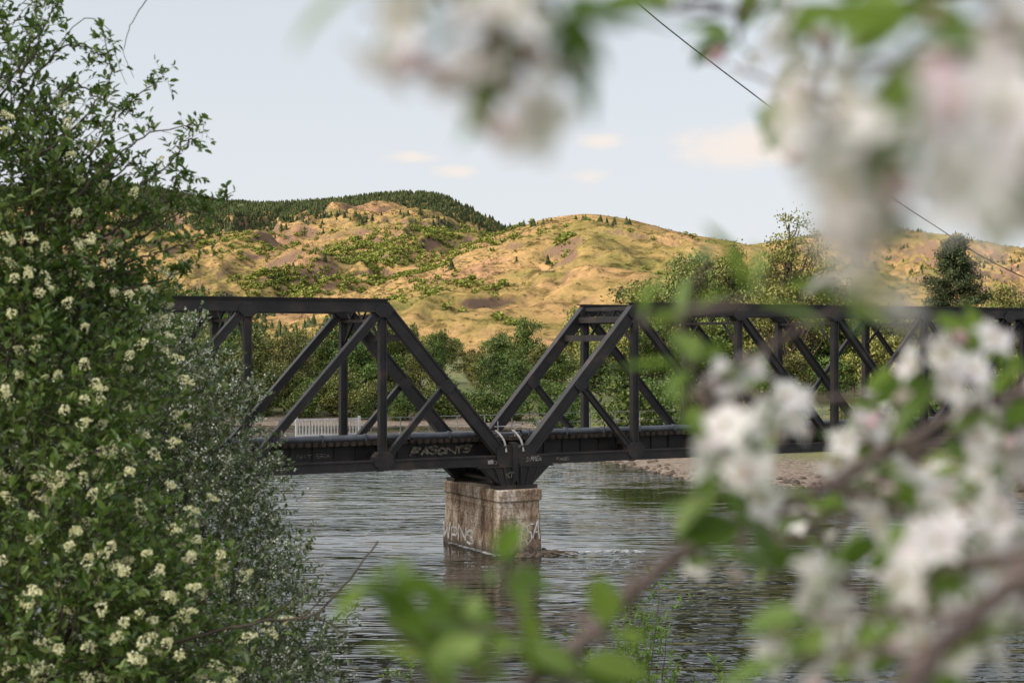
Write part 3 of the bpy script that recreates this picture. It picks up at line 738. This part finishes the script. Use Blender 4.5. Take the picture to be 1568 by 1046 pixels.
longs = [[(60, 300), (140, 235), (190, 165), (252, 118)], [(90, 330), (170, 250), (230, 205), (312, 190)], [(130, 380), (220, 330), (280, 300), (348, 308)], [(40, 200), (110, 130), (150, 150), (205, 170)],
         [(150, 400), (220, 330), (262, 290), (285, 262)], [(0, 150), (40, 80), (80, 20), (95, -30)], [(20, 180), (75, 90), (125, 70), (150, 92)], [(150, 420), (230, 390), (290, 370), (330, 352)],
         [(120, 450), (210, 440), (262, 425), (290, 405)], [(30, 120), (60, 60), (55, 10), (60, -30)], [(60, 240), (120, 190), (170, 120), (160, 60)], [(180, 1000), (260, 960), (330, 900), (345, 850)],
         [(100, 300), (160, 280), (200, 250), (215, 262)], [(120, 900), (200, 860), (270, 850), (330, 880)], [(60, 760), (130, 700), (170, 690), (200, 700)], [(100, 340), (190, 300), (250, 260), (290, 215)], [(120, 400), (210, 370), (270, 330), (320, 325)]]
for L in longs:
    d = R.uniform(10.2, 10.9) if L[0][1] < 700 else 8.8
    p = smoothpath([S(a, b, d+.1*i) for i, (a, b) in enumerate(L)], 6, .008)
    A.add(*tube(p, np.linspace(.010, .003, len(p)), 5), 0)
    m = len(p); ks = np.concatenate([R.randint(m//4, m, 20), np.full(3, m-1)])
    pp = p[ks]+R.randn(len(ks), 3)*.01
    dd = unit(np.repeat([p[-1]-p[-4]], len(ks), 0)+rdir(len(ks))*.8+[0, 0, .02])
    shoots(A, pp, unit(unit(dd)+rdir(len(ks))*.6+np.array([0, 0, .3])), .06+.12*R.rand(len(ks)), 5, .06, .48, True, 1, rad=.002)
    if L[0][1] > 700:
        for k in R.choice(len(p), 9): raceme(A, p[k], unit(rdir(1)[0]+[0, -.3, .3]), .11)
for L, d, r in (([(225, 0), (200, 40), (190, 80), (205, 120)], 10.6, .004), ([(80, 80), (130, 30), (165, 45), (178, 90), (195, 130)], 10.6, .004), ([(140, 250), (190, 210), (240, 200), (262, 205)], 10.7, .004),
                ([(60, 1035), (190, 1008), (300, 975), (400, 952), (480, 941), (535, 885), (579, 828)], 8.6, .012), ([(480, 941), (520, 965), (545, 975)], 8.6, .006), ([(400, 952), (440, 925), (470, 900)], 8.6, .006), ([(460, 944), (505, 910), (550, 900)], 8.6, .006)):
    p = smoothpath([S(a, b, d) for a, b in L], 6, .004); A.add(*tube(p, np.linspace(r, r*.4, len(p)), 5), 0)
A.obj('chokecherry_bush', [M_bark, M_choke, M_race])

A = Acc()
bl = [(130, 530, 14.4, .72), (225, 600, 14.2, .78), (275, 690, 14, .84), (280, 790, 14, .92), (295, 900, 13.8, .98), (340, 1010, 13.4, 1.0), (360, 1120, 13, 1.1), (140, 700, 14, 1.), (150, 900, 13.6, 1.0)]
P0, D0 = blob_shoots(bl, 6400)
LL = .18+.26*R.rand(len(P0))
Pl = shoots(A, P0, D0, LL, 14, .052, .5, False, 1, rad=0)
for k in R.choice(len(P0), 1200, replace=False):
    A.add(*tube([P0[k], P0[k]+D0[k]*LL[k]], [.003, .001], 3), 0)
fs = R.choice(len(Pl), int(len(Pl)*.13), replace=False)
for rep in range(3):
    q = Pl[fs]+R.randn(len(fs), 3)*.012+[0, -.01, .015]
    A.add(*leaf4(q, rdir(len(fs)), rdir(len(fs)), .022, .02), 2)
base = np.array([-3.2, 14.2, gz(-3.2, 14.2)-.2])
for b in bl:
    c = S(*b[:3]); p = smoothpath([base+R.randn(3)*.2, (base*.5+c*.5)+R.randn(3)*.1, c, c+np.array([.15, 0, b[3]*.7])], 4, .01)
    A.add(*tube(p, np.linspace(.03, .006, len(p)), 5), 0)
A.obj('flowering_shrub', [M_bark, M_shr, M_wf])

M_wil = leafmat('willow_leaf', [(.08, .15, .02), (.14, .23, .04), (.2, .3, .07)], .4, .45)
A = Acc(); base = S(985, 1130, 17); base[2] = gz(base[0], 17)
tips = [(1010, 905), (965, 925), (985, 940), (1020, 950), (940, 985), (900, 1000), (1040, 1010), (1000, 960), (975, 990), (1100, 1035), (610, 1025), (880, 1040), (960, 1040), (1150, 1045), (1010, 1000), (990, 1020), (1030, 980), (955, 960)]
for a, b in tips:
    c = S(a, b, 17+R.randn()*.3); p = smoothpath([base+R.randn(3)*.1, (base+c)/2+R.randn(3)*.1, c], 6, .01)
    A.add(*tube(p, np.linspace(.014, .003, len(p)), 4), 0)
    ks = R.randint(len(p)//3, len(p), 16); pp = p[ks]
    shoots(A, pp, unit(rdir(16)+[0, 0, .5]), .15+.3*R.rand(16), 15, .09, .28, False, 1, rad=.002)
A.obj('willow_sapling', [M_bark, M_wil])

# ---------------------------------------------------------------- apple blossom branches near the camera
M_pet = leafmat('apple_petal', [(.74, .69, .73), (.83, .81, .83), (.87, .86, .86)], .35, .6)
M_pp = leafmat('apple_bud', [(.65, .42, .48), (.78, .66, .68)], .3, .6)
M_al = leafmat('apple_leaf', [(.09, .16, .025), (.15, .25, .04), (.25, .36, .07)], .5, .4, spec=.5)
M_st = leafmat('stamen', [(.6, .5, .15), (.7, .62, .3)], .2, .6)
MA = [M_barkn, M_al, M_pet, M_pp, M_st]
def petal_grid():
    us = np.linspace(0, 1, 6); vs = np.linspace(-1, 1, 5); V = []
    for u in us:
        for v in vs:
            w = .38*math.sin(math.pi*min(1, (.06+.94*u)**.75*.93))+.02
            V.append([u*(1-.08*v*v), v*w, .22*u-.25*u*u+.16*v*v*u])
    Qs = [[i*5+j, i*5+j+1, (i+1)*5+j+1, (i+1)*5+j] for i in range(5) for j in range(4)]
    return np.array(V), q2t(Qs)
PG, PT = petal_grid()
def flower(A, c, n, r, m=2):
    n = unit(n); a = unit(np.cross(n, rdir(1)[0])); b = np.cross(n, a); cup = R.uniform(-.1, .5)
    for k in range(5):
        an = k*2*math.pi/5+R.randn()*.1; rad = a*math.cos(an)+b*math.sin(an); tan = -a*math.sin(an)+b*math.cos(an)
        s = r*R.uniform(.88, 1.1)
        cu = cup+R.randn()*.12; rd = unit(rad*math.cos(cu)+n*math.sin(cu)); up = unit(np.cross(rd, tan))
        A.add(c+rd*(.08*r)+s*(PG[:, 0:1]*rd+PG[:, 1:2]*tan+PG[:, 2:3]*up), PT, m)
    for k in range(12):
        d = unit(n+rdir(1)[0]*.45); A.add(*tube([c, c+d*r*.38], [r*.012, r*.03], 3), 4)
    A.add(*tube([c-n*r*.25, c], [r*.06, r*.16], 6), 1)
def nearleaf(A, p, d, L, wf=.5):
    d = unit(d); s = unit(np.cross(d, unit(np.array([0, 0, 1.])+rdir(1)[0]*.8))); n = np.cross(s, d)
    V = []; us = np.linspace(0, 1, 8); cv = R.uniform(.05, .3)
    for u in us:
        w = L*wf*.5*math.sin(math.pi*u**.85)**.8 if 0 < u < 1 else .0005
        for v in (-1, -.5, 0, .5, 1): V.append(p+d*L*u+s*w*v+n*(abs(v)*w*.35-cv*L*u*u))
    Qs = [[i*5+j, i*5+j+1, (i+1)*5+j+1, (i+1)*5+j] for i in range(7) for j in range(4)]
    A.add(V, q2t(Qs), 1)
def cluster(A, px, py, d, nf, nl, spread, paths=None, r=.02, buds=1):
    c = S(px, py, d)
    if paths:
        pts = np.concatenate(paths); j = int(np.argmin(np.sum((pts-c)**2, 1))); p0 = pts[j]
        tw = smoothpath([p0, (p0+c)/2+R.randn(3)*.008, c], 4, .0006); A.add(*tube(tw, np.linspace(.0035, .0018, len(tw)), 5), 0)
    for k in range(nf):
        dd = unit(rdir(1)[0]+np.array([0, -.35, .1])); p = c+dd*spread*R.uniform(.5, 1.05)
        A.add(*tube([c, c*.4+p*.6+R.randn(3)*.002, p], .0009, 4), 1); flower(A, p, unit(dd+rdir(1)[0]*.35), r*R.uniform(.85, 1.1))
    for k in range(buds):
        dd = rdir(1)[0]; p = c+dd*spread*.8
        A.add(*tube([p-dd*.004, p, p+dd*.008, p+dd*.013], [.002, .005, .0055, .001], 6), 3); A.add(*tube([c, p], .0009, 3), 1)
    for k in range(nl):
        dd = unit(rdir(1)[0]+np.array([0, 0, .15])); nearleaf(A, c+dd*.006, dd, R.uniform(.035, .06)*(spread/.035)**.4, R.uniform(.42, .6))
def branch(A, pts, d0, d1, r0, r1, wig=.0008):
    n = len(pts); p = smoothpath([S(a, b, d0+(d1-d0)*i/(n-1)) for i, (a, b) in enumerate(pts)], 7, wig)
    A.add(*tube(p, np.linspace(r0, r1, len(p))*(1+.12*R.randn(len(p))), 9), 0); return p
A = Acc()
P = [branch(A, [(1640, 585), (1568, 602), (1500, 622), (1430, 652), (1340, 702), (1250, 752), (1150, 790), (1040, 850), (960, 915), (880, 990), (810, 1046), (760, 1110)], 1.45, 1.2, .0035, .0078),
     branch(A, [(1130, 600), (1220, 612), (1330, 608), (1450, 612), (1600, 606)], 1.5, 1.35, .002, .004),
     branch(A, [(1430, 655), (1370, 720), (1310, 770), (1280, 840), (1290, 920), (1250, 990)], 1.4, 1.45, .0045, .002),
     branch(A, [(1600, 560), (1500, 640), (1420, 690), (1330, 760), (1230, 810), (1170, 860)], 1.6, 1.7, .005, .002),
     branch(A, [(1640, 840), (1568, 885), (1500, 935), (1450, 985), (1390, 1050), (1340, 1120)], .85, .8, .006, .0075),
     branch(A, [(960, 915), (860, 950), (760, 960), (690, 975), (640, 990), (600, 960), (590, 920)], 1.22, 1.15, .003, .0012),
     branch(A, [(690, 1100), (640, 1000), (600, 940), (590, 900)], 1.1, 1.15, .003, .0015),
     branch(A, [(1150, 790), (1100, 720), (1090, 640), (1060, 560), (1040, 500), (990, 490)], 1.3, 1.25, .003, .0012),
     branch(A, [(840, 1030), (800, 960), (780, 880)], 1.2, 1.2, .0025, .001)]
CL = [(1150, 700, 1.1, 6, 3, .035), (1110, 600, 1.3, 3, 3, .03), (1200, 640, 1.4, 3, 2, .03), (1300, 685, 1.4, 5, 2, .035), (1345, 740, 1.4, 3, 3, .03), (1440, 590, 1.25, 5, 3, .034), (1500, 545, 1.3, 3, 5, .03),
      (1535, 665, 1.25, 6, 2, .034), (1545, 780, 1.1, 6, 2, .034), (1405, 790, 1.15, 5, 3, .035), (1450, 860, 1.0, 6, 2, .036), (1240, 945, 1.0, 4, 2, .03), (1290, 880, 1.4, 3, 5, .034), (1550, 960, .85, 4, 2, .034),
      (1215, 1010, 1.0, 2, 4, .03), (1400, 950, 1.1, 3, 5, .034), (1090, 850, 1.4, 1, 4, .03), (1500, 900, 1.2, 4, 3, .034), (1160, 760, 1.3, 2, 4, .03), (1480, 720, 1.5, 3, 4, .034), (1340, 640, 1.6, 2, 5, .034), (1560, 870, 1.1, 3, 3, .03), (1100, 730, 1.2, 1, 4, .028), (1310, 980, 1.3, 2, 5, .03), (1470, 1010, 1.0, 4, 4, .034),
      (1250, 800, 1.6, 3, 5, .034), (1380, 1010, 1.3, 2, 5, .034), (1450, 770, 1.6, 4, 4, .036), (1520, 610, 1.6, 3, 4, .034), (1350, 850, 1.6, 3, 5, .034), (1420, 880, 1.0, 3, 3, .034), (1560, 720, 1.1, 3, 2, .03), (1175, 665, 1.15, 2, 1, .02)]
for c in CL: cluster(A, *c, paths=P)
for c in [(985, 500, 1.15, 0, 2, .03), (1050, 480, 1.25, 0, 2, .03), (1090, 395, 1.25, 0, 1, .03), (1150, 462, 1.0, 0, 3, .035), (1060, 560, 1.2, 0, 4, .03), (590, 885, 1.05, 0, 5, .03), (640, 950, 1.05, 0, 5, .03), (770, 870, 1.1, 0, 4, .03), (730, 960, 1.1, 0, 6, .03), (800, 980, 1.1, 0, 3, .03),
          (1030, 830, 1.2, 0, 3, .035), (880, 1010, 1.2, 0, 5, .03), (650, 1020, 1.0, 0, 4, .03), (930, 970, 1.15, 0, 3, .03), (1180, 880, 1.2, 0, 4, .03), (1290, 470, 1.3, 1, 4, .03), (1070, 770, 1.2, 0, 3, .03), (1530, 720, 1.5, 0, 6, .03), (1390, 870, 1.5, 0, 5, .03), (820, 1040, 1.2, 0, 4, .03), (1050, 620, 1.3, 0, 4, .03), (1170, 820, 1.5, 0, 5, .03), (700, 1010, 1.2, 0, 5, .03)]:
    cluster(A, *c, paths=P, buds=0)
A.obj('apple_blossom_branch', MA, smooth=True)
A = Acc()
P = [branch(A, [(1640, 20), (1560, 60), (1470, 90), (1380, 120), (1300, 170), (1270, 240), (1290, 290)], .75, .6, .0045, .002),
     branch(A, [(1640, -40), (1500, -20), (1350, 10), (1200, 10), (1080, 20), (1000, 10)], 1.0, 1.1, .004, .0015),
     branch(A, [(1330, 160), (1250, 150), (1190, 130), (1120, 100)], 1.1, 1.2, .003, .0012),
     branch(A, [(1640, 240), (1560, 280), (1500, 300), (1420, 310)], .8, .75, .004, .002)]
for c in [(1350, 215, .5, 4, 0, .034), (1400, 285, .5, 4, 0, .032), (1310, 270, .55, 2, 1, .03), (1440, 160, .55, 3, 2, .035), (1400, 60, .6, 1, 5, .036), (1520, 60, .65, 3, 4, .036), (1490, 220, .55, 4, 1, .036), (1545, 150, .6, 3, 3, .034), (1375, 355, .5, 1, 0, .022), (1290, 100, .75, 1, 5, .036),
          (1180, 140, 1.15, 1, 4, .03), (1130, 60, 1.1, 1, 4, .03), (1040, 10, 1.0, 1, 3, .03), (1200, 10, 1.0, 1, 4, .034), (1250, 230, 1.0, 0, 3, .03), (1300, 10, .8, 1, 5, .034), (1230, 190, 1.2, 1, 3, .028), (1545, 290, .7, 2, 1, .03)]:
    cluster(A, *c, paths=P)
nearleaf(A, S(1480, 300, .7), S(1560, 370, .7)-S(1480, 300, .7), .035, .4)
A.obj('apple_blossom_branch.001', MA, smooth=True)
A = Acc()
P = [branch(A, [(860, -160), (830, -60), (790, 0), (750, 50), (740, 90)], .62, .6, .003, .0018), branch(A, [(790, 0), (700, -20), (600, 10), (560, 20)], .62, .62, .0018, .001)]
for c in [(690, 55, .62, 3, 1, .026), (770, 120, .6, 4, 0, .03), (830, 45, .62, 2, 2, .03), (740, 20, .6, 2, 3, .034), (735, 160, .6, 1, 0, .015)]: cluster(A, *c, paths=P, r=.018)
nearleaf(A, S(560, -25, .62), S(430, 45, .6)-S(560, -25, .62), .045, .35); nearleaf(A, S(640, 20, .62), S(560, 70, .62)-S(640, 20, .62), .025, .4)
nearleaf(A, S(860, 20, .62), S(925, 100, .62)-S(860, 20, .62), .03, .4); nearleaf(A, S(860, 0, .62), S(960, 30, .62)-S(860, 0, .62), .03, .4)
A.obj('apple_blossom_branch.002', MA, smooth=True)

A = Acc(); p = smoothpath([S(820, -160, 26), S(970, 0, 27), S(1180, 165, 29), S(1290, 250, 30), S(1430, 345, 32), S(1568, 425, 34), S(1900, 560, 38)], 5)
A.add(*tube(p, .012, 6)); A.obj('overhead_cable', [M_steel])

# ---------------------------------------------------------------- sky, sun
EL = math.radians(15)
w = bpy.data.worlds.new("World"); scene.world = w; w.use_nodes = True; nt = w.node_tree; nt.nodes.clear()
out = N(nt, 'ShaderNodeOutputWorld')
sky = N(nt, 'ShaderNodeTexSky', sky_type='NISHITA'); sky.sun_disc = False; sky.sun_elevation = EL
sky.sun_rotation = math.atan2(-SD[0], -SD[1]) % (2*math.pi); sky.dust_density = 1.5; sky.air_density = 1.0; sky.ozone_density = 1.0
bg = N(nt, 'ShaderNodeBackground'); bg.inputs[1].default_value = .15; nt.links.new(sky.outputs[0], bg.inputs[0])
tc = N(nt, 'ShaderNodeTexCoord')
def math_(op, a, b):
    m = N(nt, 'ShaderNodeMath', operation=op)
    for i, v in enumerate((a, b)):
        if isinstance(v, (int, float)): m.inputs[i].default_value = v
        else: nt.links.new(v, m.inputs[i])
    return m.outputs[0]
# thin evening haze veil: thicker at the horizon; unseen sun-side glow added as foreground fill
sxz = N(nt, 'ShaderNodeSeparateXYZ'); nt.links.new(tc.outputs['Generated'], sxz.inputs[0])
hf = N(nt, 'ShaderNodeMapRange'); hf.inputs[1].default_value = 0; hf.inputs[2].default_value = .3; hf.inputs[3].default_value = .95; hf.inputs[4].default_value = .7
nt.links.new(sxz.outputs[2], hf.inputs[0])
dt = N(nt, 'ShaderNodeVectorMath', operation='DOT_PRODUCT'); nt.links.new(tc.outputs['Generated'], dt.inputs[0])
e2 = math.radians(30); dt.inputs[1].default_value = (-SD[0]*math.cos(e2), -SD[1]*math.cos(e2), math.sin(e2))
fill_lobe = math_('POWER', math_('MAXIMUM', dt.outputs['Value'], 0.0), 2.5)
hs_ = math_('ADD', math_('MULTIPLY', fill_lobe, 6.0), .95)
hc = mix(nt, math_('MINIMUM', math_('MULTIPLY', fill_lobe, 2.0), 1.0), (.86, .89, .945), (1.0, .92, .82))
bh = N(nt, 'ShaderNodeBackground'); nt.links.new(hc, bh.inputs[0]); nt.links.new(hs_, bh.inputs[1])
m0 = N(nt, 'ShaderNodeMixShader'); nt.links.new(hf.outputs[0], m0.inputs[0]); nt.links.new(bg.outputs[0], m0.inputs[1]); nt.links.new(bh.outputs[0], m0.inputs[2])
nz1 = noise(nt, 14, 5, mapping(nt, tc.outputs['Generated'], (1, 1, 2.2)), .6)
prev = None
for (px_, py_, rx, ry, k) in ((1150, 222, 160, 42, 1.1), (1300, 195, 130, 40, 1.1), (915, 218, 50, 17, .75), (810, 228, 55, 15, .6), (700, 262, 45, 14, .65), (895, 272, 75, 18, .7), (635, 240, 55, 12, .6), (1500, 330, 170, 34, .9)):
    c = unit(S(px_, py_, 1)-np.array([0, 0, CAMZ]))
    sub = N(nt, 'ShaderNodeVectorMath', operation='SUBTRACT'); nt.links.new(tc.outputs['Generated'], sub.inputs[0]); sub.inputs[1].default_value = tuple(c)
    ml = N(nt, 'ShaderNodeVectorMath', operation='MULTIPLY'); nt.links.new(sub.outputs[0], ml.inputs[0]); ml.inputs[1].default_value = (F/rx, F/rx*.3, F/ry)
    ln = N(nt, 'ShaderNodeVectorMath', operation='LENGTH'); nt.links.new(ml.outputs[0], ln.inputs[0])
    v = math_('MULTIPLY', math_('SUBTRACT', 1.0, ln.outputs['Value']), k)
    prev = v if prev is None else math_('MAXIMUM', prev, v)
msk = math_('ADD', prev, math_('MULTIPLY', math_('SUBTRACT', nz1.outputs['Fac'], .5), 3.0))
mr = N(nt, 'ShaderNodeMapRange'); mr.interpolation_type = 'SMOOTHSTEP'; mr.inputs[1].default_value = 0; mr.inputs[2].default_value = 1.1; mr.inputs[4].default_value = .85
nt.links.new(msk, mr.inputs[0])
pm = N(nt, 'ShaderNodeMapRange'); pm.inputs[1].default_value = -.15; pm.inputs[2].default_value = .3; nt.links.new(prev, pm.inputs[0])
fac = math_('MULTIPLY', mr.outputs[0], pm.outputs[0])
bc = N(nt, 'ShaderNodeBackground'); bc.inputs[0].default_value = (1.0, .89, .81, 1); bc.inputs[1].default_value = .97
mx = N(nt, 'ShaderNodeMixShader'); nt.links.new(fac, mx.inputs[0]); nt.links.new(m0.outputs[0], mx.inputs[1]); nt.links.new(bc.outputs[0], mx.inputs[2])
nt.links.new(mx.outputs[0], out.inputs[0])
sl = bpy.data.lights.new('sun', 'SUN'); sl.energy = 5; sl.angle = math.radians(.5); sl.color = (1, .82, .58)
so = link(bpy.data.objects.new('sun', sl))
dv = Vector((SD[0]*math.cos(EL), SD[1]*math.cos(EL), -math.sin(EL))); so.rotation_euler = dv.to_track_quat('-Z', 'Y').to_euler()
so.location = (-200, -150, 200)

# ---------------------------------------------------------------- camera
cd = bpy.data.cameras.new('camera'); cam = link(bpy.data.objects.new('camera', cd))
cam.location = (0, 0, CAMZ); cam.rotation_euler = (math.radians(90), 0, 0)
cd.sensor_width = 36; cd.lens = F/1568*36; cd.clip_start = .05; cd.clip_end = 12000
cd.dof.use_dof = True; cd.dof.focus_distance = 60; cd.dof.aperture_fstop = cd.lens/14.0; cd.dof.aperture_blades = 9
scene.camera = cam
scene.view_settings.view_transform = 'Standard'; scene.view_settings.look = 'None'; scene.view_settings.exposure = 0
